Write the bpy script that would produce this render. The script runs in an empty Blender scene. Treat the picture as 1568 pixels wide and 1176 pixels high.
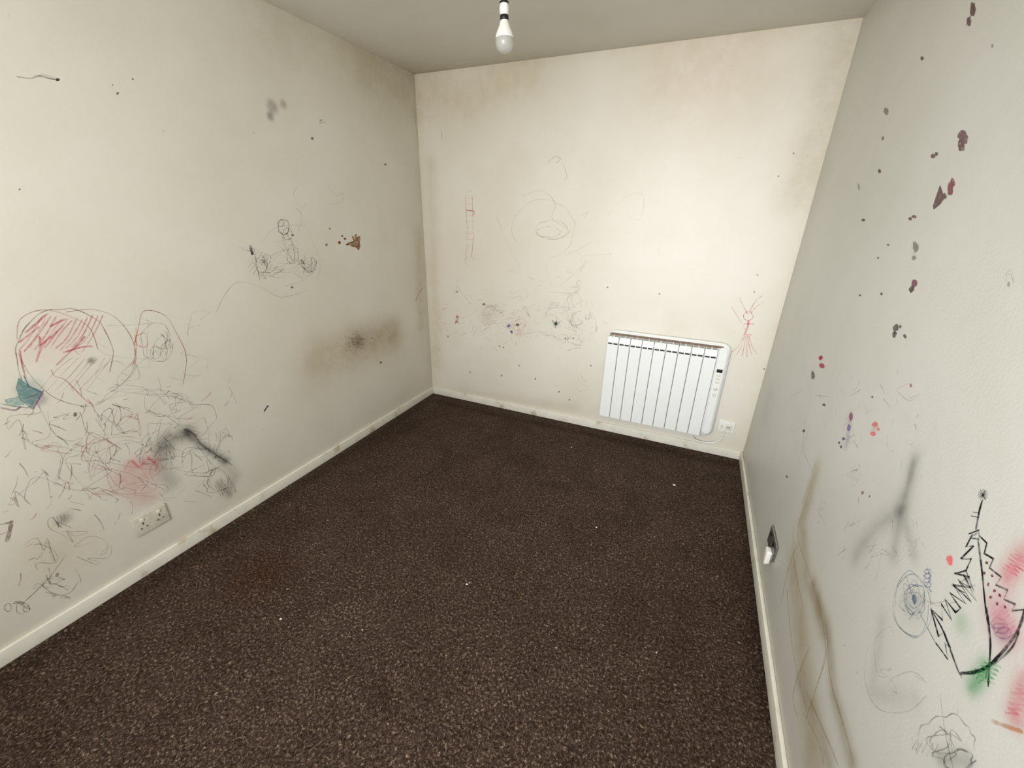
import bpy, bmesh, math, random
import numpy as np
from mathutils import Vector, Matrix

scene = bpy.context.scene
scene.view_settings.view_transform = 'Standard'
scene.view_settings.look = 'None'

# ---------------------------------------------------------------- room metrics (metres)
H_CAM = 1.53
XL, XR, YB, YR, ZC = -2.03, 0.488, 2.848, -0.80, 2.40

# ---------------------------------------------------------------- camera orientation (from image vanishing points)
right = Vector((0.9141, 0.1712, -0.3676)); fwd = Vector((0.408, -0.3474, 0.8443))
down = Vector((-0.0209, 0.9228, 0.3847)).normalized()
fwd = (fwd - down * fwd.dot(down)).normalized()
right = down.cross(fwd).normalized()
if right.x < 0: right = -right
F = 627.0

def ray(u, v):
    r = Vector((u - 784.0, v - 588.0, F))
    return Vector((r.dot(right), r.dot(fwd), -r.dot(down)))

def P(wall, u, v):
    """image pixel of a mark -> (along-wall, height) in metres on that wall"""
    d = ray(u, v)
    if wall == 'L': s = XL / d.x; return (d.y * s, H_CAM + d.z * s)
    if wall == 'R': s = XR / d.x; return (d.y * s, H_CAM + d.z * s)
    if wall == 'B': s = YB / d.y; return (d.x * s, H_CAM + d.z * s)
    if wall == 'F': s = -H_CAM / d.z; return (d.x * s, d.y * s)

def W(wall, a, z, e=0.0):
    if wall == 'L': return (XL + e, a, z)
    if wall == 'R': return (XR - e, a, z)
    if wall == 'B': return (a, YB - e, z)

def lin(c):
    return tuple(((x / 255.0) / 12.92 if x / 255.0 <= 0.04045 else ((x / 255.0 + 0.055) / 1.055) ** 2.4) for x in c)

# ---------------------------------------------------------------- materials
def new_mat(name):
    m = bpy.data.materials.new(name); m.use_nodes = True
    nt = m.node_tree
    return m, nt, nt.nodes['Principled BSDF'], nt.nodes['Material Output']

def N(nt, t, **kw):
    n = nt.nodes.new(t)
    for k, v in kw.items(): setattr(n, k, v)
    return n

def simple(name, col, rough=0.5, metal=0.0, noise=0.06, scale=30, bump=0.0, chips=None):
    m, nt, b, o = new_mat(name)
    tc = N(nt, 'ShaderNodeTexCoord'); no = N(nt, 'ShaderNodeTexNoise')
    no.inputs['Scale'].default_value = scale; no.inputs['Detail'].default_value = 5
    nt.links.new(tc.outputs['Object'], no.inputs['Vector'])
    cr = N(nt, 'ShaderNodeValToRGB'); c = lin(col)
    cr.color_ramp.elements[0].position = 0.3; cr.color_ramp.elements[1].position = 0.7
    cr.color_ramp.elements[0].color = tuple(x * (1 - noise * 2) for x in c) + (1,)
    cr.color_ramp.elements[1].color = c + (1,)
    if chips:
        cr.color_ramp.elements[0].position = 0.40
        e = cr.color_ramp.elements.new(0.30); e.color = lin(chips) + (1,)
    nt.links.new(no.outputs['Fac'], cr.inputs['Fac']); nt.links.new(cr.outputs['Color'], b.inputs['Base Color'])
    b.inputs['Roughness'].default_value = rough; b.inputs['Metallic'].default_value = metal
    if bump > 0:
        bp = N(nt, 'ShaderNodeBump'); bp.inputs['Strength'].default_value = bump; bp.inputs['Distance'].default_value = 0.002
        nt.links.new(no.outputs['Fac'], bp.inputs['Height']); nt.links.new(bp.outputs['Normal'], b.inputs['Normal'])
    return m

def wall_mat(name, c1, c2, rough=0.55):
    m, nt, b, o = new_mat(name)
    L = nt.links.new
    tc = N(nt, 'ShaderNodeTexCoord')
    n1 = N(nt, 'ShaderNodeTexNoise'); n1.inputs['Scale'].default_value = 1.7; n1.inputs['Detail'].default_value = 6
    n1.inputs['Roughness'].default_value = 0.6
    L(tc.outputs['Object'], n1.inputs['Vector'])
    r1 = N(nt, 'ShaderNodeValToRGB')
    r1.color_ramp.elements[0].position = 0.32; r1.color_ramp.elements[0].color = lin(c2) + (1,)
    r1.color_ramp.elements[1].position = 0.66; r1.color_ramp.elements[1].color = lin(c1) + (1,)
    L(n1.outputs['Fac'], r1.inputs['Fac'])
    # dirt stains and painted light tints stored on the wall surface
    at = N(nt, 'ShaderNodeAttribute'); at.attribute_name = 'stain_or_light'
    n2 = N(nt, 'ShaderNodeTexNoise'); n2.inputs['Scale'].default_value = 16; n2.inputs['Detail'].default_value = 8
    n2.inputs['Roughness'].default_value = 0.66
    L(tc.outputs['Object'], n2.inputs['Vector'])
    r2 = N(nt, 'ShaderNodeMapRange'); r2.inputs['From Min'].default_value = 0.3; r2.inputs['From Max'].default_value = 0.68
    r2.inputs['To Min'].default_value = 0.55; r2.inputs['To Max'].default_value = 1.1
    L(n2.outputs['Fac'], r2.inputs['Value'])
    mx = N(nt, 'ShaderNodeMix', data_type='RGBA')
    mx.inputs['A'].default_value = (1, 1, 1, 1)
    L(r2.outputs['Result'], mx.inputs['Factor']); L(at.outputs['Color'], mx.inputs['B'])
    mm = N(nt, 'ShaderNodeMix', data_type='RGBA', blend_type='MULTIPLY'); mm.inputs['Factor'].default_value = 1
    L(r1.outputs['Color'], mm.inputs['A']); L(mx.outputs['Result'], mm.inputs['B'])
    # fly specks / scuffs
    n3 = N(nt, 'ShaderNodeTexNoise'); n3.inputs['Scale'].default_value = 38; n3.inputs['Detail'].default_value = 3
    L(tc.outputs['Object'], n3.inputs['Vector'])
    r3 = N(nt, 'ShaderNodeMapRange'); r3.inputs['From Min'].default_value = 0.73; r3.inputs['From Max'].default_value = 0.80
    r3.inputs['To Min'].default_value = 1.0; r3.inputs['To Max'].default_value = 0.7
    L(n3.outputs['Fac'], r3.inputs['Value'])
    m3 = N(nt, 'ShaderNodeMix', data_type='RGBA', blend_type='MULTIPLY'); m3.inputs['Factor'].default_value = 1
    L(mm.outputs['Result'], m3.inputs['A']); L(r3.outputs['Result'], m3.inputs['B'])
    L(m3.outputs['Result'], b.inputs['Base Color'])
    b.inputs['Roughness'].default_value = rough
    nb = N(nt, 'ShaderNodeTexNoise'); nb.inputs['Scale'].default_value = 160; nb.inputs['Detail'].default_value = 4
    L(tc.outputs['Object'], nb.inputs['Vector'])
    bp = N(nt, 'ShaderNodeBump'); bp.inputs['Strength'].default_value = 0.15; bp.inputs['Distance'].default_value = 0.002
    L(nb.outputs['Fac'], bp.inputs['Height'])
    nb2 = N(nt, 'ShaderNodeTexNoise'); nb2.inputs['Scale'].default_value = 7; nb2.inputs['Detail'].default_value = 3
    L(tc.outputs['Object'], nb2.inputs['Vector'])
    bp2 = N(nt, 'ShaderNodeBump'); bp2.inputs['Strength'].default_value = 0.12; bp2.inputs['Distance'].default_value = 0.01
    L(nb2.outputs['Fac'], bp2.inputs['Height']); L(bp.outputs['Normal'], bp2.inputs['Normal'])
    L(bp2.outputs['Normal'], b.inputs['Normal'])
    return m

def carpet_mat():
    m, nt, b, o = new_mat('brown_carpet'); L = nt.links.new
    tc = N(nt, 'ShaderNodeTexCoord')
    n1 = N(nt, 'ShaderNodeTexNoise'); n1.inputs['Scale'].default_value = 115; n1.inputs['Detail'].default_value = 4; n1.inputs['Roughness'].default_value = 0.75
    n1.inputs['Distortion'].default_value = 0.7
    L(tc.outputs['Object'], n1.inputs['Vector'])
    r1 = N(nt, 'ShaderNodeValToRGB'); e = r1.color_ramp.elements
    e[0].position = 0.36; e[0].color = lin((40, 30, 24)) + (1,)
    e[1].position = 0.70; e[1].color = lin((182, 162, 144)) + (1,)
    x = e.new(0.50); x.color = lin((69, 55, 46)) + (1,)
    x = e.new(0.58); x.color = lin((99, 82, 71)) + (1,)
    L(n1.outputs['Fac'], r1.inputs['Fac'])
    # broad wear
    n2 = N(nt, 'ShaderNodeTexNoise'); n2.inputs['Scale'].default_value = 4.2; n2.inputs['Detail'].default_value = 8; n2.inputs['Roughness'].default_value = 0.7
    n2.inputs['Distortion'].default_value = 0.6
    L(tc.outputs['Object'], n2.inputs['Vector'])
    r2 = N(nt, 'ShaderNodeValToRGB')
    r2.color_ramp.elements[0].position = 0.36; r2.color_ramp.elements[0].color = (0.80, 0.775, 0.75, 1)
    r2.color_ramp.elements[1].position = 0.62; r2.color_ramp.elements[1].color = (1.08, 1.08, 1.08, 1)
    L(n2.outputs['Fac'], r2.inputs['Fac'])
    mm = N(nt, 'ShaderNodeMix', data_type='RGBA', blend_type='MULTIPLY'); mm.inputs['Factor'].default_value = 1
    L(r1.outputs['Color'], mm.inputs['A']); L(r2.outputs['Color'], mm.inputs['B'])
    at = N(nt, 'ShaderNodeAttribute'); at.attribute_name = 'stain_or_light'
    m2 = N(nt, 'ShaderNodeMix', data_type='RGBA', blend_type='MULTIPLY'); m2.inputs['Factor'].default_value = 1
    L(mm.outputs['Result'], m2.inputs['A']); L(at.outputs['Color'], m2.inputs['B'])
    L(m2.outputs['Result'], b.inputs['Base Color'])
    b.inputs['Roughness'].default_value = 1.0; b.inputs['Specular IOR Level'].default_value = 0.08
    bp = N(nt, 'ShaderNodeBump'); bp.inputs['Strength'].default_value = 0.8; bp.inputs['Distance'].default_value = 0.007
    L(n1.outputs['Fac'], bp.inputs['Height']); L(bp.outputs['Normal'], b.inputs['Normal'])
    return m

def mark_mat():
    m, nt, b, o = new_mat('crayon_and_pen'); L = nt.links.new
    tc = N(nt, 'ShaderNodeTexCoord')
    at = N(nt, 'ShaderNodeAttribute'); at.attribute_name = 'Col'
    n = N(nt, 'ShaderNodeTexNoise'); n.inputs['Scale'].default_value = 90; n.inputs['Detail'].default_value = 6; n.inputs['Roughness'].default_value = 0.7
    L(tc.outputs['Object'], n.inputs['Vector'])
    r = N(nt, 'ShaderNodeMapRange'); r.inputs['From Min'].default_value = 0.36; r.inputs['From Max'].default_value = 0.56
    r.inputs['To Min'].default_value = 0.35; r.inputs['To Max'].default_value = 1.0
    L(n.outputs['Fac'], r.inputs['Value'])
    mu = N(nt, 'ShaderNodeMath', operation='MULTIPLY'); mu.use_clamp = True
    L(r.outputs['Result'], mu.inputs[0]); L(at.outputs['Alpha'], mu.inputs[1])
    L(at.outputs['Color'], b.inputs['Base Color']); b.inputs['Roughness'].default_value = 0.8
    b.inputs['Specular IOR Level'].default_value = 0.15
    L(mu.outputs['Value'], b.inputs['Alpha'])
    return m

M_WL = wall_mat('painted_plaster_left', (217, 213, 201), (209, 204, 189))  # wall paints toned apart to carry how the window lights each wall
M_WB = wall_mat('painted_plaster_back', (230, 225, 213), (222, 216, 200), 0.45)
M_WR = wall_mat('painted_plaster_right', (211, 210, 202), (202, 201, 191), 0.45)
M_CE = wall_mat('ceiling_paint', (216, 212, 201), (209, 204, 191), 0.8)
M_CARPET = carpet_mat()
M_MARK = mark_mat()
M_BASE = simple('old_gloss_paint', (240, 236, 222), 0.4, noise=0.05, scale=11, bump=0.3, chips=(200, 186, 156))
M_RAD = simple('white_enamel', (242, 243, 240), 0.28, noise=0.01)
M_DARK = simple('dark_gap', (52, 50, 48), 0.7)
M_GREY = simple('grey_plastic', (150, 150, 150), 0.5)
M_DUST = simple('settled_dust', (150, 128, 112), 0.9, noise=0.2, scale=50)
M_PLAST = simple('aged_white_plastic', (228, 224, 208), 0.35, noise=0.04)
M_PLASTD = simple('grubby_plastic', (210, 205, 188), 0.45, noise=0.1, scale=60)
M_BLACK = simple('black_plastic', (20, 20, 20), 0.4)
M_METAL = simple('brushed_steel', (150, 146, 140), 0.35, metal=0.8)
M_WHITE = simple('white_plastic', (240, 239, 232), 0.35, noise=0.01)
M_BULB, nt_, b_, o_ = new_mat('frosted_bulb')
b_.inputs['Base Color'].default_value = lin((214, 214, 206)) + (1,); b_.inputs['Roughness'].default_value = 0.22
b_.inputs['Transmission Weight'].default_value = 0.45

# ---------------------------------------------------------------- stains and window-light tints painted in wall space (metres)
STAINS_AND_LIGHT = {'L': [], 'B': [], 'R': [], 'C': [], 'F': []}
def stain_or_light(wall, pts, r, col, amt, p=2.0, sy=1.0):
    STAINS_AND_LIGHT[wall].append(([P(wall, *q) for q in pts], r, np.array(lin(col)), amt, p, sy))

def seg_dist(A, Z, pts, sy):
    best = np.full(A.shape, 1e9)
    if len(pts) == 1:
        return np.hypot(A - pts[0][0], (Z - pts[0][1]) / sy)
    for (a0, z0), (a1, z1) in zip(pts[:-1], pts[1:]):
        dx, dz = a1 - a0, (z1 - z0) / sy
        l2 = dx * dx + dz * dz + 1e-12
        t = np.clip(((A - a0) * dx + (Z - z0) / sy * dz) / l2, 0, 1)
        best = np.minimum(best, np.hypot(A - a0 - t * dx, (Z - z0) / sy - t * dz))
    return best

def tint_of(wall, A, Z):
    T = np.ones(A.shape + (3,))
    for pts, r, c, amt, p, sy in STAINS_AND_LIGHT[wall]:
        d = seg_dist(A, Z, pts, sy)
        k = amt * np.exp(-(d / r) ** p)
        T *= 1 - k[..., None] * (1 - c)
    return T

def grid_surface(name, wall, a0, a1, b0, b1, step, mat, fn, extra=None, flip=False):
    na = int((a1 - a0) / step) + 1; nb = int((b1 - b0) / step) + 1
    a = np.linspace(a0, a1, na); b = np.linspace(b0, b1, nb)
    A, B = np.meshgrid(a, b, indexing='ij')
    co = np.stack(fn(A, B), axis=-1).reshape(-1, 3)
    idx = np.arange(na * nb).reshape(na, nb)
    f = np.stack([idx[:-1, :-1], idx[1:, :-1], idx[1:, 1:], idx[:-1, 1:]], axis=-1).reshape(-1, 4)
    if flip: f = f[:, ::-1]
    me = bpy.data.meshes.new(name)
    me.vertices.add(len(co)); me.vertices.foreach_set('co', co.ravel().astype(np.float32))
    me.loops.add(f.size); me.loops.foreach_set('vertex_index', f.ravel().astype(np.int32))
    me.polygons.add(len(f)); me.polygons.foreach_set('loop_start', np.arange(0, f.size, 4, dtype=np.int32))
    me.update(calc_edges=True); me.validate()
    T = tint_of(wall, A, B)
    if extra is not None: T = T * extra(A, B)
    ca = me.color_attributes.new('stain_or_light', 'FLOAT_COLOR', 'POINT')
    col = np.concatenate([T, np.ones(A.shape + (1,))], axis=-1).reshape(-1).astype(np.float32)
    ca.data.foreach_set('color', col)
    me.materials.append(mat)
    ob = bpy.data.objects.new(name, me); scene.collection.objects.link(ob)
    return ob

Ye = (200, 178, 120); Br = (132, 104, 58); Gr = (70, 68, 66); YG = (190, 178, 136)
# left wall
stain_or_light('L', [(548, 523)], 0.075, Br, 0.62, sy=0.6)
stain_or_light('L', [(545, 520), (600, 505)], 0.10, (170, 140, 84), 0.35)
stain_or_light('L', [(490, 550), (600, 520)], 0.15, (196, 170, 112), 0.5)
stain_or_light('L', [(417, 163)], 0.03, (130, 122, 130), 0.6, 4)
stain_or_light('L', [(414, 178)], 0.02, (110, 104, 115), 0.65, 4)
stain_or_light('L', [(434, 160)], 0.02, (170, 150, 130), 0.6, 4)
stain_or_light('L', [(248, 690), (262, 668), (290, 664)], 0.035, (80, 80, 80), 0.6)
stain_or_light('L', [(285, 662), (312, 684), (345, 706)], 0.018, (55, 55, 55), 0.75)
stain_or_light('L', [(255, 680), (250, 715), (262, 740)], 0.035, (100, 100, 100), 0.42)
stain_or_light('L', [(345, 706), (360, 730), (352, 750)], 0.03, (100, 100, 98), 0.3)
stain_or_light('L', [(335, 740), (352, 758)], 0.02, (70, 70, 68), 0.4)
stain_or_light('L', [(205, 712), (240, 705)], 0.03, (226, 80, 92), 0.5)
stain_or_light('L', [(225, 728), (190, 735), (225, 760)], 0.045, (226, 130, 134), 0.42)
stain_or_light('L', [(97, 795)], 0.02, (80, 76, 72), 0.55)
stain_or_light('L', [(140, 552)], 0.012, (90, 90, 84), 0.7, 4)
stain_or_light('L', [(80, 850)], 0.12, Ye, 0.25)
stain_or_light('L', [(250, 610), (200, 700)], 0.3, (205, 202, 196), 0.2)
stain_or_light('L', [(640, 360), (645, 500)], 0.06, Ye, 0.3)
stain_or_light('L', [(45, 595)], 0.035, (90, 150, 150), 0.4, 4)
stain_or_light('L', [(60, 612)], 0.022, (120, 60, 110), 0.5, 4)
stain_or_light('L', [(520, 60), (600, 110)], 0.28, Ye, 0.30)
stain_or_light('L', [(560, 100), (630, 140)], 0.16, YG, 0.25)
stain_or_light('L', [(425, 55)], 0.2, YG, 0.25)
stain_or_light('L', [(95, 510), (70, 530)], 0.08, (235, 165, 165), 0.22)
# back wall
stain_or_light('B', [(640, 150), (720, 150), (800, 115)], 0.16, Ye, 0.36)
stain_or_light('B', [(1290, 70), (1250, 200), (1215, 300)], 0.10, YG, 0.34)
stain_or_light('B', [(660, 250), (670, 560)], 0.05, Ye, 0.25)
stain_or_light('B', [(1080, 110)], 0.40, (232, 205, 175), 0.36)  # warm light tone of the upper wall painted into its colour
stain_or_light('B', [(851, 497)], 0.016, (20, 60, 50), 0.7)
stain_or_light('B', [(779, 500)], 0.016, (110, 110, 175), 0.65)
stain_or_light('B', [(795, 506)], 0.014, (190, 90, 120), 0.45)
stain_or_light('B', [(745, 486)], 0.05, (200, 170, 170), 0.3)
stain_or_light('B', [(700, 490)], 0.014, (220, 120, 130), 0.45)
stain_or_light('B', [(690, 600), (880, 625)], 0.05, YG, 0.22)
# right wall
stain_or_light('R', [(1400, 706), (1390, 745), (1379, 780)], 0.019, (92, 92, 86), 0.62, 1.5)
stain_or_light('R', [(1379, 780), (1340, 808), (1310, 850)], 0.024, (110, 110, 104), 0.38, 1.5)
stain_or_light('R', [(1379, 780), (1368, 850)], 0.018, (100, 100, 94), 0.42, 1.5)
stain_or_light('R', [(1380, 780), (1400, 850)], 0.016, (120, 120, 114), 0.32, 1.5)
stain_or_light('R', [(1250, 720), (1228, 800), (1235, 880), (1262, 960)], 0.04, Ye, 0.6)
stain_or_light('R', [(1246, 900), (1268, 975), (1276, 1060), (1305, 1170)], 0.028, (158, 130, 78), 0.55)
stain_or_light('R', [(1215, 860), (1230, 1000), (1245, 1165)], 0.07, Ye, 0.6)
stain_or_light('R', [(1225, 1040), (1250, 1100), (1270, 1170)], 0.03, (170, 146, 92), 0.45)
stain_or_light('R', [(1568, 850), (1556, 862), (1545, 880)], 0.02, (240, 80, 115), 0.72)
stain_or_light('R', [(1530, 940), (1540, 965)], 0.03, (235, 120, 155), 0.65)
stain_or_light('R', [(1535, 972)], 0.012, (120, 60, 130), 0.5)
stain_or_light('R', [(1568, 1045), (1556, 1095)], 0.018, (230, 90, 118), 0.68)
stain_or_light('R', [(1454, 858)], 0.007, (235, 90, 100), 0.6, 4)
stain_or_light('R', [(1508, 1022), (1496, 1044), (1488, 1050)], 0.015, (60, 178, 100), 0.72)
stain_or_light('R', [(1473, 955)], 0.018, (140, 198, 150), 0.5)
stain_or_light('R', [(1395, 925)], 0.03, (130, 145, 160), 0.30)
stain_or_light('R', [(1480, 1165), (1440, 1160)], 0.014, (60, 60, 56), 0.4)
stain_or_light('R', [(1350, 950), (1335, 1060), (1400, 1070)], 0.02, (170, 170, 160), 0.25)
stain_or_light('R', [(1302, 640), (1296, 680)], 0.016, (150, 110, 150), 0.45)
stain_or_light('R', [(1338, 658)], 0.014, (225, 110, 110), 0.45)
stain_or_light('R', [(1175, 620)], 0.14, (196, 200, 214), 0.32)  # bluish daylight near the back corner, painted into the wall colour
stain_or_light('R', [(1402, 382)], 0.012, (100, 98, 90), 0.4, 3)
# carpet
for q, r, c, am in [([(400, 880)], .14, (210, 150, 100), .5), ([(1045, 925), (1040, 990)], .06, (190, 160, 125), .35), ([(440, 810)], .1, (175, 150, 130), .25),
                    ([(590, 1085), (585, 1050)], .03, (120, 110, 100), .4), ([(560, 690), (650, 640)], .09, (150, 140, 130), .3),
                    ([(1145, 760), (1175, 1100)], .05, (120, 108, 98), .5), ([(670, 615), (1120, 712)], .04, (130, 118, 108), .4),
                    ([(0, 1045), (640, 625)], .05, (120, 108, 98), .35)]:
    stain_or_light('F', q, r, c, am)

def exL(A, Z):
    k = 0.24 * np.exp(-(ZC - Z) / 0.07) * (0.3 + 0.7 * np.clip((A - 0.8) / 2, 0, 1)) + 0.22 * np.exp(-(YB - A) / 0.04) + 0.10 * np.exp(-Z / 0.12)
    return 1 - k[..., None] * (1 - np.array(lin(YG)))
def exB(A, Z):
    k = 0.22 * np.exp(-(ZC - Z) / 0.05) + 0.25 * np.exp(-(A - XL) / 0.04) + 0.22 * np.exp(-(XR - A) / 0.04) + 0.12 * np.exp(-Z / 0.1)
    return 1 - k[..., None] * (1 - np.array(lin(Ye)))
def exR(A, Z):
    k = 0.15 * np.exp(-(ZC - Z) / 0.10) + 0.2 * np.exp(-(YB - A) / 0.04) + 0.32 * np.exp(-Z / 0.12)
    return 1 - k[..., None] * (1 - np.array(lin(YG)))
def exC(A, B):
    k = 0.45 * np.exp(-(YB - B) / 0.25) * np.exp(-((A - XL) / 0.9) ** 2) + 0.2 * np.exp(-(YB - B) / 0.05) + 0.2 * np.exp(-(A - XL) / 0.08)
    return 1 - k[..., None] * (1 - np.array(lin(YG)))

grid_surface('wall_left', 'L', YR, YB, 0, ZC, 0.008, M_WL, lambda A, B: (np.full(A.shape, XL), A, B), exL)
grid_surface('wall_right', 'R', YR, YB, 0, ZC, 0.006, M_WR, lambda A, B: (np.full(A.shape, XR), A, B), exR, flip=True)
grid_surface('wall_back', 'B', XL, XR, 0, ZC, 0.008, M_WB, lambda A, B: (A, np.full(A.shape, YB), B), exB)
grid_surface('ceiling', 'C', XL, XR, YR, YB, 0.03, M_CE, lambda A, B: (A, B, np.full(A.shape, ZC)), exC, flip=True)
grid_surface('floor', 'F', XL, XR, YR, YB, 0.02, M_CARPET, lambda A, B: (A, B, np.zeros(A.shape)))

# ---------------------------------------------------------------- mesh helpers
def link(ob, parent=None):
    scene.collection.objects.link(ob)
    if parent is not None: ob.parent = parent
    return ob
def empty(name, loc=(0, 0, 0)):
    e = bpy.data.objects.new(name, None); e.empty_display_size = 0.05
    e.location = loc; scene.collection.objects.link(e); return e
def box(name, lo, hi, mat, bevel=0.0, parent=None, seg=3):
    bm = bmesh.new(); bmesh.ops.create_cube(bm, size=1.0)
    for v in bm.verts:
        v.co = Vector(((lo[i] + hi[i]) / 2 + v.co[i] * (hi[i] - lo[i]) for i in range(3)))
    if bevel > 0:
        bmesh.ops.bevel(bm, geom=bm.edges[:], offset=bevel, segments=seg, affect='EDGES', profile=0.5)
    me = bpy.data.meshes.new(name); bm.to_mesh(me); bm.free(); me.materials.append(mat)
    for p in me.polygons: p.use_smooth = bevel > 0
    ob = bpy.data.objects.new(name, me)
    return link(ob, parent)
def rrect(name, x0, x1, z0, z1, y0, y1, rad, mat, parent=None, bevel=0.006):
    """rounded-corner slab facing -Y"""
    pts = []
    for cx, cz, s in [(x1 - rad, z1 - rad, 0), (x0 + rad, z1 - rad, 90), (x0 + rad, z0 + rad, 180), (x1 - rad, z0 + rad, 270)]:
        for i in range(9):
            t = math.radians(s + i * 90 / 8); pts.append((cx + rad * math.cos(t), cz + rad * math.sin(t)))
    bm = bmesh.new()
    f = bm.faces.new([bm.verts.new((x, y0, z)) for x, z in pts])
    r = bmesh.ops.extrude_face_region(bm, geom=[f])
    for v in r['geom']:
        if isinstance(v, bmesh.types.BMVert): v.co.y = y1
    bmesh.ops.recalc_face_normals(bm, faces=bm.faces[:])
    if bevel:
        ed = [e for e in bm.edges if all(abs(v.co.y - y0) < 1e-6 for v in e.verts)]
        bmesh.ops.bevel(bm, geom=ed, offset=bevel, segments=3, affect='EDGES')
    me = bpy.data.meshes.new(name); bm.to_mesh(me); bm.free(); me.materials.append(mat)
    for p in me.polygons: p.use_smooth = len(p.vertices) < 8
    return link(bpy.data.objects.new(name, me), parent)
def lathe(name, prof, loc, mat, parent=None, seg=40):
    bm = bmesh.new(); rings = []
    for r, z in prof:
        rings.append([bm.verts.new((max(r, 1e-5) * math.cos(2 * math.pi * i / seg), max(r, 1e-5) * math.sin(2 * math.pi * i / seg), z)) for i in range(seg)])
    for a, b in zip(rings[:-1], rings[1:]):
        for i in range(seg): bm.faces.new((a[i], a[(i + 1) % seg], b[(i + 1) % seg], b[i]))
    bmesh.ops.remove_doubles(bm, verts=bm.verts[:], dist=1e-4)
    bmesh.ops.recalc_face_normals(bm, faces=bm.faces[:])
    me = bpy.data.meshes.new(name); bm.to_mesh(me); bm.free(); me.materials.append(mat)
    for p in me.polygons: p.use_smooth = True
    ob = bpy.data.objects.new(name, me); ob.location = loc
    return link(ob, parent)
def tube(name, pts, r, mat, parent=None):
    cu = bpy.data.curves.new(name, 'CURVE'); cu.dimensions = '3D'; cu.bevel_depth = r; cu.bevel_resolution = 4
    sp = cu.splines.new('NURBS'); sp.points.add(len(pts) - 1); sp.order_u = 4; sp.use_endpoint_u = True
    for p, q in zip(sp.points, pts): p.co = (*q, 1)
    sp.resolution_u = 12
    cu.materials.append(mat)
    return link(bpy.data.objects.new(name, cu), parent)

# ---------------------------------------------------------------- baseboards
BH, BT = 0.064, 0.014
def board(name, lo, hi):
    return box(name, lo, hi, M_BASE, 0.004)
board('baseboard_left', (XL, YR, 0), (XL + BT, YB, BH))
board('baseboard_right', (XR - BT, YR, 0), (XR, YB, BH))
board('baseboard_back', (XL + BT, YB - BT, 0), (XR - BT, YB, BH))
board('baseboard_rear', (XL + BT, YR, 0), (XR - BT, YR + BT, BH))

# ---------------------------------------------------------------- rear wall with window
wx0, wx1, wz0, wz1 = -1.25, 0.25, 0.95, 2.15
bm = bmesh.new()
def addbox(bm, lo, hi):
    r = bmesh.ops.create_cube(bm, size=1.0)
    for v in r['verts']: v.co = Vector(((lo[i] + hi[i]) / 2 + v.co[i] * (hi[i] - lo[i]) for i in range(3)))
addbox(bm, (XL, YR - 0.12, 0), (wx0, YR, ZC)); addbox(bm, (wx1, YR - 0.12, 0), (XR, YR, ZC))
addbox(bm, (wx0, YR - 0.12, 0), (wx1, YR, wz0)); addbox(bm, (wx0, YR - 0.12, wz1), (wx1, YR, ZC))
me = bpy.data.meshes.new('wall_rear'); bm.to_mesh(me); bm.free()
me.materials.append(simple('painted_plaster_rear', (222, 217, 204), 0.6))
link(bpy.data.objects.new('wall_rear', me))
win = empty('window_1')
for i, (lo, hi) in enumerate([((wx0, YR - .1, wz0), (wx1, YR - .04, wz0 + .05)), ((wx0, YR - .1, wz1 - .05), (wx1, YR - .04, wz1)),
                              ((wx0, YR - .1, wz0), (wx0 + .05, YR - .04, wz1)), ((wx1 - .05, YR - .1, wz0), (wx1, YR - .04, wz1)),
                              ((-.53, YR - .1, wz0), (-.47, YR - .04, wz1))]):
    box('frame_%d' % i, lo, hi, M_WHITE, 0.004, win)
box('sill', (wx0 - .04, YR - .03, wz0 - .03), (wx1 + .04, YR + .09, wz0), M_WHITE, 0.006, win)

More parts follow.
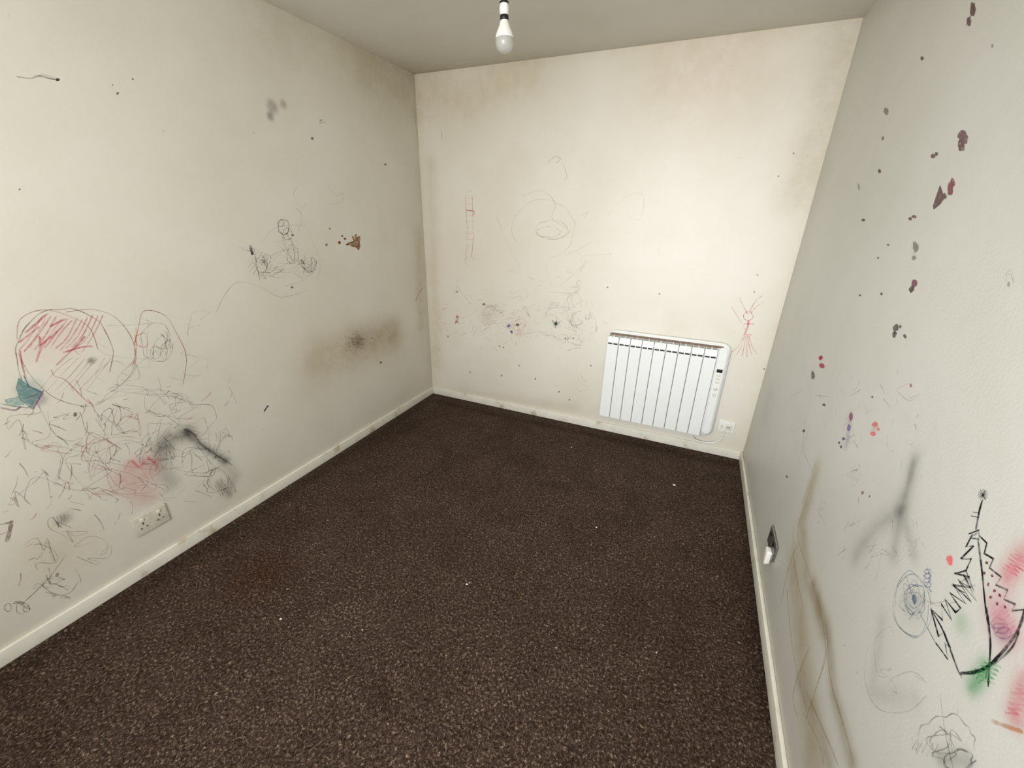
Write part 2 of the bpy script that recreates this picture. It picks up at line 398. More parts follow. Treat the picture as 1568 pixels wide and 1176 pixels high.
# ---------------------------------------------------------------- electric radiator
rad = empty('electric_radiator', (0, 0, 0))
yf, ym = YB - 0.098, YB - 0.040
rrect('back_frame', -0.505, 0.272, 0.140, 0.800, ym, YB - 0.018, 0.055, M_RAD, rad, 0.008)
for sx in (-0.36, 0.1):
    box('wall_bracket', (sx - .02, YB - .02, 0.3), (sx + .02, YB, 0.66), M_RAD, 0.002, rad)
ns = 9; sx0, sx1 = -0.492, 0.196; sw = (sx1 - sx0) / ns
box('core', (sx0 + .004, yf + .014, 0.165), (sx1 - .004, ym + .004, 0.768), M_GREY, 0, rad)
box('top_gap_dust', (sx0 + .01, ym - .004, 0.770), (sx1 + .03, ym + .001, 0.783), M_DUST, 0, rad)
for i in range(ns):
    a = sx0 + i * sw
    # one aluminium section: profile in the YZ plane, extruded along X
    prof = [(yf + .003, .158), (yf, .166), (yf, .735), (yf + .004, .752), (yf + .013, .766), (yf + .024, .773), (ym + .002, .776), (ym + .002, .158)]
    bm = bmesh.new()
    f = bm.faces.new([bm.verts.new((a + .0026, y, z)) for y, z in prof])
    r = bmesh.ops.extrude_face_region(bm, geom=[f])
    for v in r['geom']:
        if isinstance(v, bmesh.types.BMVert): v.co.x = a + sw - .0026
    bmesh.ops.recalc_face_normals(bm, faces=bm.faces[:])
    bmesh.ops.bevel(bm, geom=[e for e in bm.edges if abs(e.verts[0].co.x - e.verts[1].co.x) < 1e-6], offset=.0024, segments=2, affect='EDGES')
    me = bpy.data.meshes.new('section_%d' % (i + 1)); bm.to_mesh(me); bm.free(); me.materials.append(M_RAD)
    link(bpy.data.objects.new('section_%d' % (i + 1), me), rad)
    # convection slots: front, shoulder and top
    for k in (0, 1):
        c = a + sw * (0.27 + 0.46 * k)
        box('slot_front', (c - .0145, yf - .0006, .715), (c + .0145, yf + .004, .725), M_DARK, 0, rad)
        box('slot_shoulder', (c - .0135, yf + .016, .767), (c + .0135, yf + .024, .7728), M_GREY, 0, rad)
        box('slot_top', (c - .015, yf + .030, .771), (c + .015, yf + .048, .7785), M_DUST, 0, rad)
# control column
rrect('control_panel', sx1 + .002, 0.262, 0.165, 0.778, yf + .028, ym + .002, 0.03, M_RAD, rad, 0.010)
cy = yf + .028
box('display_screen', (.213, cy - .002, .618), (.247, cy + .004, .640), M_BLACK, .001, rad)
for k, z in enumerate((.592, .568, .544)):
    box('button_%d' % k, (.217, cy - .003, z), (.243, cy + .003, z + .013), M_PLAST, .002, rad)
kn = lathe('thermostat_dial', [(0, .006), (.010, .006), (.013, .003), (.013, -.004)], (.230, cy, .505), M_PLAST, rad)
kn.rotation_euler = (math.radians(90), 0, 0)
box('rocker_switch', (.219, cy - .004, .45), (.241, cy + .003, .475), M_PLAST, .002, rad)
tube('power_cable', [(.16, YB - .045, .15), (.15, YB - .04, .105), (.20, YB - .03, .085), (.28, YB - .025, .085), (.335, YB - .02, .115), (.345, YB - .02, .16), (.345, YB - .014, .195)], .0038, M_RAD, rad)

# ---------------------------------------------------------------- fused spur
sp = empty('fused_spur_socket')
box('plate', (.302, YB - .012, .183), (.402, YB, .269), M_WHITE, .004, sp)
box('fuse_carrier', (.345, YB - .017, .205), (.385, YB - .010, .247), M_PLAST, .002, sp)
box('switch', (.316, YB - .017, .212), (.332, YB - .010, .240), M_PLAST, .002, sp)
box('fuse_slot', (.355, YB - .0178, .224), (.375, YB - .016, .228), M_DARK, 0, sp)
box('cord_grip', (.338, YB - .02, .185), (.352, YB - .008, .2), M_PLAST, .003, sp)

# ---------------------------------------------------------------- double socket on left wall
def socket_L(name, yc, zc, w, h):
    e = empty(name)
    box('plate', (XL, yc - w / 2, zc - h / 2), (XL + .011, yc + w / 2, zc + h / 2), M_PLASTD, .004, e)
    for s in (-1, 1):
        c = yc + s * w * .24
        x0, x1 = XL + .0095, XL + .0118
        box('earth_pin_hole', (x0, c - .0025, zc + .002), (x1, c + .0025, zc + .011), M_DARK, 0, e)
        box('live_pin_hole', (x0, c + .007, zc - .016), (x1, c + .014, zc - .012), M_DARK, 0, e)
        box('neutral_pin_hole', (x0, c - .014, zc - .016), (x1, c - .007, zc - .012), M_DARK, 0, e)
        box('rocker', (XL + .008, c - .007, zc + .018), (XL + .015, c + .007, zc + .034), M_PLAST, .002, e)
    return e
socket_L('wall_socket', 0.676, 0.243, 0.13, 0.092)

# ---------------------------------------------------------------- socket with plug on the right wall
s2 = empty('wall_socket')
y0 = 1.677
box('plate', (XR - .010, y0 - .07, .228), (XR, y0 + .07, .312), M_METAL, .003, s2)
for s in (-1, 1):
    box('rocker', (XR - .014, y0 + s * .033 - .008, .283), (XR - .008, y0 + s * .033 + .008, .302), M_BLACK, .002, s2)
box('earth_pin_hole', (XR - .0105, y0 + .03, .262), (XR - .009, y0 + .036, .272), M_DARK, 0, s2)
box('plug_body', (XR - .030, y0 - .056, .200), (XR - .009, y0 - .016, .262), M_WHITE, .006, s2)
box('plug_cord_grip', (XR - .026, y0 - .042, .186), (XR - .014, y0 - .030, .204), M_WHITE, .003, s2)

# ---------------------------------------------------------------- pendant lamp
BX, BY, BZ = -0.765, 1.62, 2.085
pl = empty('pendant_light_bulb', (BX, BY, BZ)); pl.rotation_euler = (0, math.radians(-2), 0)
lathe('bulb_dome', [(0, -.033), (.011, -.0315), (.021, -.027), (.029, -.017), (.0325, -.004), (.0328, .002), (.0315, .010)], (0, 0, 0), M_BULB, pl)
lathe('bulb_body', [(0, .0088), (.0315, .009), (.032, .012), (.0295, .022), (.023, .036), (.0165, .050), (.0145, .058), (.0135, .060)], (0, 0, 0), M_WHITE, pl)
lathe('bulb_cap', [(.0115, .058), (.0115, .072)], (0, 0, 0), M_METAL, pl)
lathe('skirt_ring', [(.0125, .060), (.0145, .061), (.0150, .066), (.0145, .074), (.0125, .076)], (0, 0, 0), M_BLACK, pl)
lathe('lamp_holder', [(.0, .074), (.0145, .074), (.0145, .080), (.0160, .082), (.0160, .098), (.0145, .104), (.0140, .122), (.0120, .128), (.0, .130)], (0, 0, 0), M_WHITE, pl)
lathe('retaining_ring', [(.0150, .1045), (.0156, .106), (.0154, .111), (.0142, .112)], (0, 0, 0), M_BLACK, pl)
lathe('holder_cap', [(.0115, .126), (.0110, .150), (.0085, .162), (.0045, .168), (0, .169)], (0, 0, 0), M_WHITE, pl)
tube('flex_cord', [(0, 0, .165), (0.002, 0, .21), (.004, 0, .27), (.010, 0, .302)], .003, M_WHITE, pl)
lathe('ceiling_rose', [(0, .279), (.014, .280), (.03, .287), (.045, .300), (.048, .3145), (0, .3148)], (.011, 0, 0), M_WHITE, pl)

# ---------------------------------------------------------------- drawings on walls
MARK = {w: dict(v=[], f=[], c=[], k=0) for w in 'LBR'}
rng = random.Random(7)
WS = {'L': 1.1, 'B': 1.1, 'R': 1.15}          # stroke width factor
AS = {'L': 0.95, 'B': 0.85, 'R': 1.0}         # pigment strength
def catmull(pts, n=8, closed=False):
    if len(pts) < 3: return pts
    out = []; m = len(pts)
    rg = range(m) if closed else range(m - 1)
    for i in rg:
        p0 = pts[(i - 1) % m] if closed or i > 0 else pts[0]
        p1 = pts[i]; p2 = pts[(i + 1) % m]
        p3 = pts[(i + 2) % m] if closed or i + 2 < m else pts[-1]
        for j in range(n):
            t = j / n
            out.append(tuple(0.5 * ((2 * p1[k]) + (-p0[k] + p2[k]) * t + (2 * p0[k] - 5 * p1[k] + 4 * p2[k] - p3[k]) * t * t + (-p0[k] + 3 * p1[k] - 3 * p2[k] + p3[k]) * t ** 3) for k in (0, 1)))
    out.append(pts[0] if closed else pts[-1])
    return out
def line(wall, pts, w=2.5, col=(90, 84, 78), a=0.6, smooth=True, closed=False):
    """pen stroke; w in millimetres"""
    q = catmull(pts, 6, closed) if smooth else (pts + [pts[0]] if closed else pts)
    q = [P(wall, *p) for p in q]
    M = MARK[wall]; M['k'] += 1; e = 0.0006 + M['k'] * 1.2e-6
    base = len(M['v']); c = lin(col); n = len(q); w *= WS[wall]
    if a < .85: a *= AS[wall]
    ph = rng.random() * 6
    for i in range(n):
        p = q[max(i - 1, 0)]; r = q[min(i + 1, n - 1)]
        dx, dz = r[0] - p[0], r[1] - p[1]; l = math.hypot(dx, dz) or 1e-6
        hw = w * 0.0005 * (0.8 + 0.4 * rng.random()) * (0.5 if i in (0, n - 1) else 1)
        nx, nz = -dz / l * hw, dx / l * hw
        aa = a * (0.85 + 0.3 * math.sin(i * .35 + ph))     # varying hand pressure
        M['v'] += [W(wall, q[i][0] + nx, q[i][1] + nz, e), W(wall, q[i][0] - nx, q[i][1] - nz, e)]
        M['c'] += [c + (aa,), c + (aa,)]
    for i in range(n - 1):
        b = base + 2 * i; M['f'].append((b, b + 1, b + 3, b + 2))
def poly(wall, pts, col, a=1.2):
    """flat daub of paint given by its outline"""
    M = MARK[wall]; M['k'] += 1; e = 0.0006 + M['k'] * 1.2e-6
    cu = sum(p[0] for p in pts) / len(pts); cv = sum(p[1] for p in pts) / len(pts)
    base = len(M['v']); c = lin(col)
    M['v'].append(W(wall, *P(wall, cu, cv), e)); M['c'].append(c + (a,))
    for p in pts: M['v'].append(W(wall, *P(wall, *p), e)); M['c'].append(c + (a,))
    n = len(pts)
    for i in range(n): M['f'].append((base, base + 1 + i, base + 1 + (i + 1) % n))
def blob(wall, u, v, ru, rv, col, a=1.2, jag=0.25, seg=14):
    ph = rng.random() * 6; out = []
    for i in range(seg):
        t = 2 * math.pi * i / seg; k = 1 + jag * (0.5 * math.sin(2 * t + ph) + (rng.random() - .5) * 1.4)
        out.append((u + ru * k * math.cos(t), v + rv * k * math.sin(t)))
    poly(wall, out, col, a)
def scrib(wall, cx, cy, rx, ry, n, w=1.8, col=(100, 95, 90), a=0.45, seed=None):
    r = random.Random(seed if seed is not None else rng.random())
    pts = []; x, y = cx, cy; ang = r.random() * 6.28
    for i in range(n):
        ang += r.uniform(-1.9, 2.4)
        s = r.uniform(.35, .95)
        x = x * .35 + (cx + rx * math.cos(ang) * s) * .65; y = y * .35 + (cy + ry * math.sin(ang) * s) * .65
        pts.append((x, y))
    line(wall, pts, w, col, a)
def zig(wall, p0, p1, amp, n, w=2.5, col=(0, 0, 0), a=.8, jit=.3):
    dx, dy = p1[0] - p0[0], p1[1] - p0[1]; l = math.hypot(dx, dy); nx, ny = -dy / l, dx / l
    pts = []
    for i in range(n + 1):
        t = i / n; s = (1 if i % 2 else -1) * amp * (1 + jit * rng.uniform(-1, 1))
        pts.append((p0[0] + dx * t + nx * s, p0[1] + dy * t + ny * s))
    line(wall, pts, w, col, a, smooth=False)
def ell(wall, cx, cy, rx, ry, w=2, col=(100, 90, 84), a=.5, wob=.05, t0=0, t1=360, turns=None):
    pts = []
    n = 18
    for i in range(n + 1):
        t = math.radians(t0 + (t1 - t0) * i / n); k = 1 + wob * rng.uniform(-1, 1)
        pts.append((cx + rx * k * math.cos(t), cy + ry * k * math.sin(t)))
    line(wall, pts, w, col, a)

PEN = (112, 104, 96); RED = (190, 60, 70); CRAY = (170, 100, 94); BLK = (28, 26, 26); BRN = (110, 76, 50); PINK = (215, 110, 120)
# ---- left wall
line('L', [(25, 117), (45, 120), (62, 117), (80, 121), (88, 121)], 3, PEN, .6); blob('L', 88, 122, 3, 2.5, (70, 64, 60))
line('L', [(50, 117), (70, 115), (86, 120)], 2, PEN, .5)
for u, v, r in [(180, 143, 2), (203, 121, 1.5), (30, 290, 1.5), (590, 252, 1.8), (172, 130, 1), (478, 212, 2.2), (583, 555, 2), (115, 635, 3), (330, 700, 2), (500, 375, 1.8), (505, 350, 1.4), (448, 360, 1.8), (447, 440, 2)]:
    blob('L', u, v, r, r, (120, 108, 94), .85)
scrib('L', 495, 180, 16, 12, 9, 1.8, PEN, .5, 3)
line('L', [(455, 285), (450, 300), (462, 320), (468, 310)], 1.6, PEN, .4); line('L', [(500, 285), (515, 300), (525, 295), (522, 310), (498, 312)], 1.6, PEN, .45)
# stick figures
line('L', [(383, 376), (385, 384), (387, 390)], 12, BLK, .95)
line('L', [(366, 378), (380, 384), (388, 380), (392, 400), (398, 430)], 2, BLK, .65)
zig('L', (382, 392), (415, 418), 16, 14, 1.8, (60, 56, 56), .6)
scrib('L', 400, 408, 20, 24, 26, 1.7, (60, 56, 56), .6, 11); scrib('L', 410, 400, 16, 22, 18, 1.6, PEN, .55, 12)
ell('L', 434, 348, 9, 11, 2.4, BLK, .75, .15, 0, 500); ell('L', 430, 342, 5, 5, 2.2, BLK, .75, .1); ell('L', 440, 358, 7, 9, 2, BLK, .65, .1)
line('L', [(430, 355), (438, 380), (450, 400), (448, 375), (435, 352)], 2.2, (50, 46, 46), .75)
zig('L', (436, 362), (454, 402), 10, 12, 1.8, (50, 46, 46), .65)
ell('L', 448, 390, 9, 14, 2, (60, 56, 56), .6, .1); line('L', [(455, 360), (462, 330), (452, 318)], 1.7, PEN, .5)
scrib('L', 472, 405, 20, 20, 30, 1.8, (60, 56, 56), .6, 21); scrib('L', 470, 412, 14, 16, 20, 1.8, BLK, .5, 22)
line('L', [(461, 398), (466, 405)], 9, BLK, .75); line('L', [(400, 370), (420, 350), (440, 345), (470, 345)], 1.5, PEN, .4)
scrib('L', 440, 425, 40, 24, 16, 1.7, PEN, .45, 23); scrib('L', 430, 400, 58, 48, 22, 1.4, PEN, .34, 24); line('L', [(470, 350), (490, 400), (486, 425)], 1.6, PEN, .4)
line('L', [(330, 480), (345, 450), (365, 432), (400, 440), (430, 455), (470, 445)], 1.7, PEN, .45)
# brown hand print
for u, v, r in [(519.5, 371.5, 2.4), (528, 365.5, 2.0), (532, 374, 2.2), (524, 361.5, 1.5)]: blob('L', u, v, r, r * .9, (122, 66, 38), 1.2)
HB = (164, 120, 78)
poly('L', [(533, 371), (538, 373), (541, 369), (538, 361), (541, 361), (544, 368), (543, 359), (546, 358), (548, 368), (549, 361), (552, 362), (551, 371), (552, 378), (549, 384), (545, 379), (539, 378), (534, 375)], HB, .75)
line('L', [(539, 374), (547, 378), (550, 371)], 6, (106, 68, 40), .7); line('L', [(546, 368), (550, 372), (549, 382)], 5, (106, 68, 40), .6)
for i in range(60):
    u = rng.gauss(548, 15); v = rng.gauss(524, 7); blob('L', u, v, rng.uniform(1, 3), rng.uniform(.8, 1.6), (136, 108, 62), .16)
line('L', [(575, 395), (570, 420), (580, 440)], 1.5, PEN, .3)
line('L', [(100, 478), (140, 474), (175, 485), (200, 515), (208, 550), (195, 580), (170, 600)], 2.2, (120, 100, 84), .6)
ell('L', 98, 545, 74, 73, 2.6, (120, 70, 66), .6, .03, 150, 380)
line('L', [(28, 540), (40, 565), (60, 590), (90, 612), (140, 622), (180, 600)], 2.2, (120, 90, 84), .5)
line('L', [(26, 520), (30, 490), (60, 475), (95, 480), (135, 500), (150, 535)], 2.4, (160, 80, 84), .55)
for i in range(13):
    u = 36 + i * 8; h = 34 + 12 * math.sin(i * 1.3)
    line('L', [(u - 8, 540 - h * .1 + rng.uniform(-5, 5)), (u + 10, 512 + rng.uniform(-6, 6)), (u + 26, 486 + rng.uniform(-5, 5))], 3.8, (206, 122, 124), .48)
for p0, p1 in [((38, 510), (70, 482)), ((55, 555), (60, 515)), ((85, 560), (130, 515)), ((76, 500), (104, 488)), ((28, 525), (60, 500)), ((60, 530), (96, 500)), ((96, 540), (142, 530))]:
    line('L', [p0, ((p0[0] + p1[0]) / 2 + 4, (p0[1] + p1[1]) / 2 - 3), p1], 5.5, (200, 92, 100), .58)
for i in range(7): line('L', [(60 + i * 12, 598), (85 + i * 12, 570 + rng.uniform(-5, 5)), (110 + i * 10, 548)], 2.2, (190, 130, 126), .4)
line('L', [(78, 566), (84, 576), (100, 582), (130, 612), (142, 620)], 2.6, RED, .55); line('L', [(62, 486), (74, 480)], 4, RED, .6); line('L', [(112, 535), (124, 545)], 4, RED, .5)
# red/orange head with face
line('L', [(205, 530), (212, 500), (218, 478), (235, 476), (256, 486), (270, 510), (285, 545), (280, 590)], 2.6, (170, 104, 84), .65)
line('L', [(206, 512), (210, 528), (225, 530), (222, 510), (208, 515)], 2.6, (225, 106, 70), .6); line('L', [(208, 500), (208, 540), (203, 560)], 2.6, (225, 96, 60), .65)
scrib('L', 243, 525, 30, 36, 26, 1.7, PEN, .5, 31); ell('L', 240, 525, 24, 30, 2, PEN, .5, .1); ell('L', 238, 540, 8, 10, 1.8, PEN, .5)
scrib('L', 205, 525, 90, 60, 14, 1.4, PEN, .3, 33)
# teal kite
TL = (104, 146, 146)
poly('L', [(28, 578), (44, 590), (66, 600), (54, 616), (48, 626), (30, 612), (24, 594)], TL, .75); poly('L', [(6, 612), (30, 606), (38, 620), (12, 622)], (120, 166, 164), .5)
line('L', [(36, 575), (44, 592), (66, 602), (50, 625), (20, 622), (0, 618)], 4, (70, 110, 120), .75, False)
line('L', [(30, 535), (34, 560), (40, 580)], 4, (180, 70, 80), .6); line('L', [(66, 598), (50, 628)], 6, (150, 70, 120), .7); line('L', [(0, 624), (22, 628), (32, 622)], 5, (130, 80, 120), .6)
line('L', [(40, 610), (60, 602)], 5, (140, 40, 70), .75)
# mass of scribbles lower left
for k, (u, v, rx, ry, n, c, a_) in enumerate([
    (190, 640, 60, 40, 22, PEN, .55), (260, 620, 70, 40, 22, PEN, .46), (300, 640, 60, 50, 20, PEN, .46), (150, 690, 60, 50, 22, CRAY, .5),
    (110, 660, 60, 45, 18, PEN, .46), (60, 660, 60, 60, 14, PEN, .4), (300, 710, 60, 40, 26, PEN, .55), (330, 735, 36, 30, 28, (60, 58, 56), .5),
    (170, 740, 70, 40, 20, CRAY, .44), (240, 690, 50, 40, 26, (90, 84, 84), .5), (60, 760, 60, 50, 14, PEN, .4), (120, 800, 60, 40, 16, PEN, .4),
    (50, 850, 50, 40, 16, PEN, .44), (90, 900, 50, 30, 20, PEN, .5), (30, 930, 25, 15, 16, PEN, .5), (140, 840, 50, 30, 12, PEN, .38),
    (200, 650, 30, 30, 20, (170, 100, 110), .5), (290, 560, 70, 40, 10, PEN, .3), (320, 500, 50, 40, 8, PEN, .26), (70, 700, 60, 30, 12, CRAY, .38),
    (180, 560, 60, 50, 14, PEN, .33), (345, 690, 24, 50, 18, PEN, .44), (230, 750, 60, 30, 16, (170, 120, 120), .38), (200, 700, 120, 80, 26, (150, 110, 108), .36),
    (280, 680, 90, 70, 26, PEN, .36), (220, 620, 110, 50, 22, PEN, .34), (130, 720, 90, 60, 20, PEN, .34)]):
    scrib('L', u, v, rx, ry, n, 1.9, c, a_, 100 + k)
for i in range(110):
    u = rng.uniform(10, 365); v = rng.uniform(570, 790) if rng.random() < .85 else rng.uniform(790, 900)
    if v > 1000 - .64 * u - 34: continue
    t = rng.uniform(0, 3.14); l = rng.uniform(5, 30)
    c = rng.choice([PEN, PEN, CRAY, (190, 90, 100), (100, 90, 86), (130, 90, 100)])
    line('L', [(u, v), (u + l * .5 * math.cos(t) + 2, v + l * .5 * math.sin(t)), (u + l * math.cos(t), v + l * math.sin(t))], rng.uniform(1.6, 3.4), c, .45)
zig('L', (332, 750), (358, 740), 12, 14, 2.4, (60, 58, 56), .55); zig('L', (240, 700), (262, 680), 12, 8, 2.2, (80, 78, 76), .45)
line('L', [(283, 658), (296, 664), (310, 682), (344, 705), (356, 712)], 5, (60, 60, 60), .45); line('L', [(282, 657), (292, 661), (301, 669)], 12, (50, 50, 50), .45)
line('L', [(236, 700), (248, 680), (262, 664)], 7, (90, 90, 90), .3)
line('L', [(404, 631), (408, 624), (411, 621)], 7, BLK, .9); line('L', [(352, 608), (355, 602)], 3, BLK, .6); line('L', [(352, 577), (350, 588)], 3, BLK, .4)
line('L', [(10, 830), (14, 815), (18, 797)], 10, (120, 90, 84), .6)
zig('L', (84, 800), (108, 790), 8, 9, 3, (70, 66, 62), .55)
line('L', [(30, 928), (55, 905), (75, 885), (100, 850)], 2.6, (90, 84, 76), .6); line('L', [(70, 880), (80, 895), (100, 885)], 2.2, (90, 84, 76), .6); blob('L', 87, 880, 3, 3, (100, 90, 70), .6)
ell('L', 40, 932, 5, 5, 2, (70, 66, 62), .6); ell('L', 12, 930, 5, 6, 2, (70, 66, 62), .6)
line('L', [(225, 700), (240, 712), (237, 722)], 6, (205, 70, 78), .5); line('L', [(190, 720), (200, 705), (212, 715), (222, 706)], 6, (215, 90, 94), .4)
zig('L', (200, 745), (235, 705), 12, 10, 4, (220, 120, 120), .3)
for i in range(8): line('L', [(640 + rng.uniform(-3, 4), 345 + i * 22), (643 + rng.uniform(-4, 4), 352 + i * 22)], 5, rng.choice([(140, 110, 80), (180, 120, 100)]), .5)
line('L', [(636, 462), (641, 450), (648, 440)], 6, (200, 90, 80), .6); line('L', [(634, 440), (645, 446)], 5, (200, 90, 80), .5)
line('L', [(632, 150), (638, 200), (640, 205)], 3, (150, 120, 90), .5)
# ---- back wall
for s in (0, 1):
    line('B', [(713 + s * 10, 300), (714 + s * 10, 330), (716 + s * 9, 360), (713 + s * 9, 395)], 3.5, (225, 150, 150), .7)
for i in range(9): line('B', [(713, 303 + i * 9), (725, 304 + i * 9)], 3.5, (222, 140, 145), .7, False)
line('B', [(713, 322), (726, 324), (724, 330)], 6, (205, 80, 100), .6); line('B', [(712, 296), (722, 292)], 3, (225, 150, 150), .5)
scrib('B', 718, 402, 16, 14, 10, 2.5, (215, 150, 145), .4, 41)
line('B', [(675, 200), (677, 212)], 5, (110, 100, 90), .8)
FA = (190, 170, 158)
line('B', [(838, 250), (850, 240), (858, 243), (852, 250)], 2.5, (140, 120, 110), .7); line('B', [(862, 250), (868, 270), (864, 275)], 2.2, FA, .6)
ell('B', 832, 350, 48, 44, 2.4, FA, .45, .04, 150, 420); ell('B', 845, 352, 26, 14, 2.4, FA, .6, .08, 0, 500); ell('B', 840, 355, 18, 8, 2.2, FA, .55, .1)
line('B', [(800, 300), (830, 292), (850, 312), (846, 335), (870, 350)], 2.4, FA, .55); line('B', [(890, 330), (900, 325), (894, 335)], 2.2, FA, .5)
line('B', [(930, 330), (960, 300), (985, 300), (980, 335), (960, 330)], 2, FA, .32); line('B', [(760, 330), (780, 380), (800, 420)], 2, FA, .35)
line('B', [(840, 395), (880, 385), (905, 370)], 2, FA, .4); line('B', [(835, 400), (850, 440), (900, 400)], 2, FA, .35)
CL = [(200, 140, 140), (160, 150, 150), (130, 130, 150), (160, 150, 130), (205, 120, 130)]
for k, (u, v, rx, ry, n) in enumerate([(705, 492, 16, 12, 12), (735, 500, 26, 14, 14), (750, 478, 20, 22, 18), (770, 468, 26, 22, 16), (795, 500, 20, 22, 20), (760, 500, 22, 14, 14),
                                        (850, 480, 30, 26, 16), (885, 490, 26, 24, 22), (880, 460, 26, 30, 14), (905, 495, 20, 24, 14), (860, 515, 30, 20, 12), (880, 520, 24, 14, 12), (820, 480, 30, 30, 10), (860, 440, 50, 22, 9),
                                        (720, 440, 40, 40, 8), (790, 440, 40, 30, 8), (890, 590, 20, 30, 8), (820, 520, 60, 24, 10)]):
    scrib('B', u, v, rx, ry, n, 2, CL[k % 5] if k < 6 else (150, 150, 150), .54 if k < 14 else .36, 200 + k)
for i in range(150):
    u = rng.uniform(672, 925); v = rng.gauss(487, 26); t = rng.uniform(0, 3.14); l = rng.uniform(3, 11)
    line('B', [(u, v), (u + l * math.cos(t), v + l * math.sin(t))], rng.uniform(2, 5), rng.choice(CL + [(120, 110, 115)]), .48)
for u, v, c in [(851, 495, (20, 60, 50)), (779, 499, (100, 100, 175)), (783, 508, (70, 70, 150)), (793, 497, (80, 70, 80)), (741, 466, (110, 100, 100)), (700, 485, (205, 100, 116)), (699, 493, (205, 110, 126))]:
    blob('B', u, v, 2, 2.6, c, .8, .5)
line('B', [(845, 490), (851, 497), (858, 492)], 5, (20, 60, 50), .8); line('B', [(850, 503), (852, 488)], 6, (20, 60, 50), .84)
for p in [[(792, 505), (795, 516)], [(788, 513), (799, 511)], [(793, 500), (799, 494)]]: line('B', p, 5, (190, 60, 90), .7, False)
line('B', [(868, 487), (878, 498), (892, 494), (884, 488)], 3, (90, 90, 90), .6); line('B', [(868, 537), (880, 534), (890, 532)], 3, (90, 90, 90), .7)
for u, v in [(1160, 421), (1155, 447), (700, 447), (866, 518), (878, 518), (771, 532), (765, 530), (820, 580), (768, 575), (686, 515), (930, 440), (1192, 270), (1215, 235), (1170, 565), (795, 560), (720, 570), (856, 600), (872, 612), (905, 560), (1010, 450)]: blob('B', u, v, 1.3, 1.3, (120, 106, 98), .7)
scrib('B', 930, 420, 80, 50, 8, 1.8, (200, 195, 190), .35, 61); line('B', [(1008, 380), (1010, 392)], 2, FA, .4)
# pink stick figure
FR = (226, 125, 134)
ell('B', 1146, 484, 7, 7, 3.5, FR, .75, .1); line('B', [(1132, 455), (1140, 472), (1146, 480), (1156, 462), (1168, 452)], 4, FR, .55)
line('B', [(1146, 490), (1145, 500), (1140, 512)], 9, FR, .8); line('B', [(1140, 496), (1155, 496)], 8, (214, 80, 100), .84, False); line('B', [(1138, 512), (1152, 513)], 6, FR, .8)
for x in (1118, 1128, 1136, 1144, 1152, 1160): line('B', [(1143 + (x - 1143) * .2, 513), ((x + 1143) / 2, 530), (x, 548 - abs(x - 1143) * .3)], 3.6, FR, .58)
line('B', [(1150, 480), (1158, 470), (1170, 462)], 3, FR, .5); line('B', [(1120, 470), (1134, 492), (1142, 505)], 3, FR, .5)
for i in range(5): line('B', [(668 + rng.uniform(-4, 8), 480 + i * 24), (670 + rng.uniform(-6, 8), 490 + i * 24)], 4, (170, 140, 110), .5)
# ---- right wall (paint flecks)
DB = (120, 94, 90); MR = (146, 90, 96); MV = (132, 106, 108)
for u, v, a_, b_, c in [(1490, 14, 4, 11, DB), (1484, 33, 3, 8, DB), (1412, 89, 2.2, 3.5, DB), (1475, 209, 7.5, 11, MV), (1472, 223, 5.5, 8, DB), (1434, 236, 3, 3, DB), (1429, 239, 3.5, 3, DB),
                        (1455, 289, 5, 10, MR), (1459, 279, 4, 6, (156, 88, 98)), (1357, 170, 3.2, 6, (158, 146, 134)), (1347, 262, 2.5, 3, DB), (1352, 212, 2, 3, (150, 130, 115)),
                        (1322, 337, 2.6, 2.6, DB), (1400, 332, 3.5, 2.5, DB), (1394, 335, 2.5, 3, DB), (1402, 378, 4.5, 8, (154, 148, 138)), (1400, 395, 3, 4, (160, 152, 142)), (1400, 434, 5, 6.5, (138, 96, 106)),
                        (1396, 443, 4.5, 4.5, (104, 82, 84)), (1350, 450, 2, 2.2, DB), (1372, 502, 4.5, 6, (112, 104, 102)), (1370, 512, 3.6, 4.5, (90, 82, 80)), (1245, 575, 3, 6, (132, 126, 120)), (1317, 452, 1.6, 1.6, DB),
                        (1360, 375, 1.6, 1.6, DB), (1345, 395, 1.4, 1.6, DB), (1257, 548, 3, 3.5, (186, 60, 90)), (1259, 560, 4, 3.5, (190, 70, 96)), (1262, 620, 2, 2.5, DB), (1231, 660, 2, 2.5, DB),
                        (1395, 590, 2.2, 2.6, (180, 130, 110)), (1303, 638, 3, 6, (166, 96, 130)), (1300, 655, 2.6, 5, (140, 112, 166)), (1340, 650, 4.5, 4.5, (226, 130, 134)), (1337, 664, 4, 3.6, (226, 130, 134)),
                        (1345, 657, 2.6, 2.6, (226, 140, 140)), (1292, 672, 2.2, 2.2, (100, 94, 126)), (1288, 684, 2, 2.2, (100, 94, 120)), (1285, 678, 1.5, 2, (90, 80, 100)), (1321, 755, 2, 3, (160, 130, 120)),
                        (1336, 608, 1.4, 1.6, DB), (1545, 435, 2, 4, (170, 160, 142)), (1332, 760, 1.4, 1.6, DB), (1455, 858, 4.5, 7.5, (238, 120, 122)), (1205, 730, 1.8, 2.2, (130, 110, 90)), (1315, 286, 1.5, 5, (180, 170, 160)),
                        (1386, 515, 2.2, 3.4, DB), (1379, 500, 1.8, 2.6, DB), (1447, 300, 3, 4, DB), (1520, 70, 1.5, 3, (160, 150, 140))]:
    blob('R', u, v, a_, b_, c, 1.0, .25)
poly('R', [(1440, 283), (1443, 292), (1447, 303), (1440, 313), (1430, 321), (1429, 315), (1434, 300)], (118, 94, 92), 1.1)
line('R', [(1488, 8), (1492, 16), (1484, 28), (1480, 40)], 4, DB, .8)
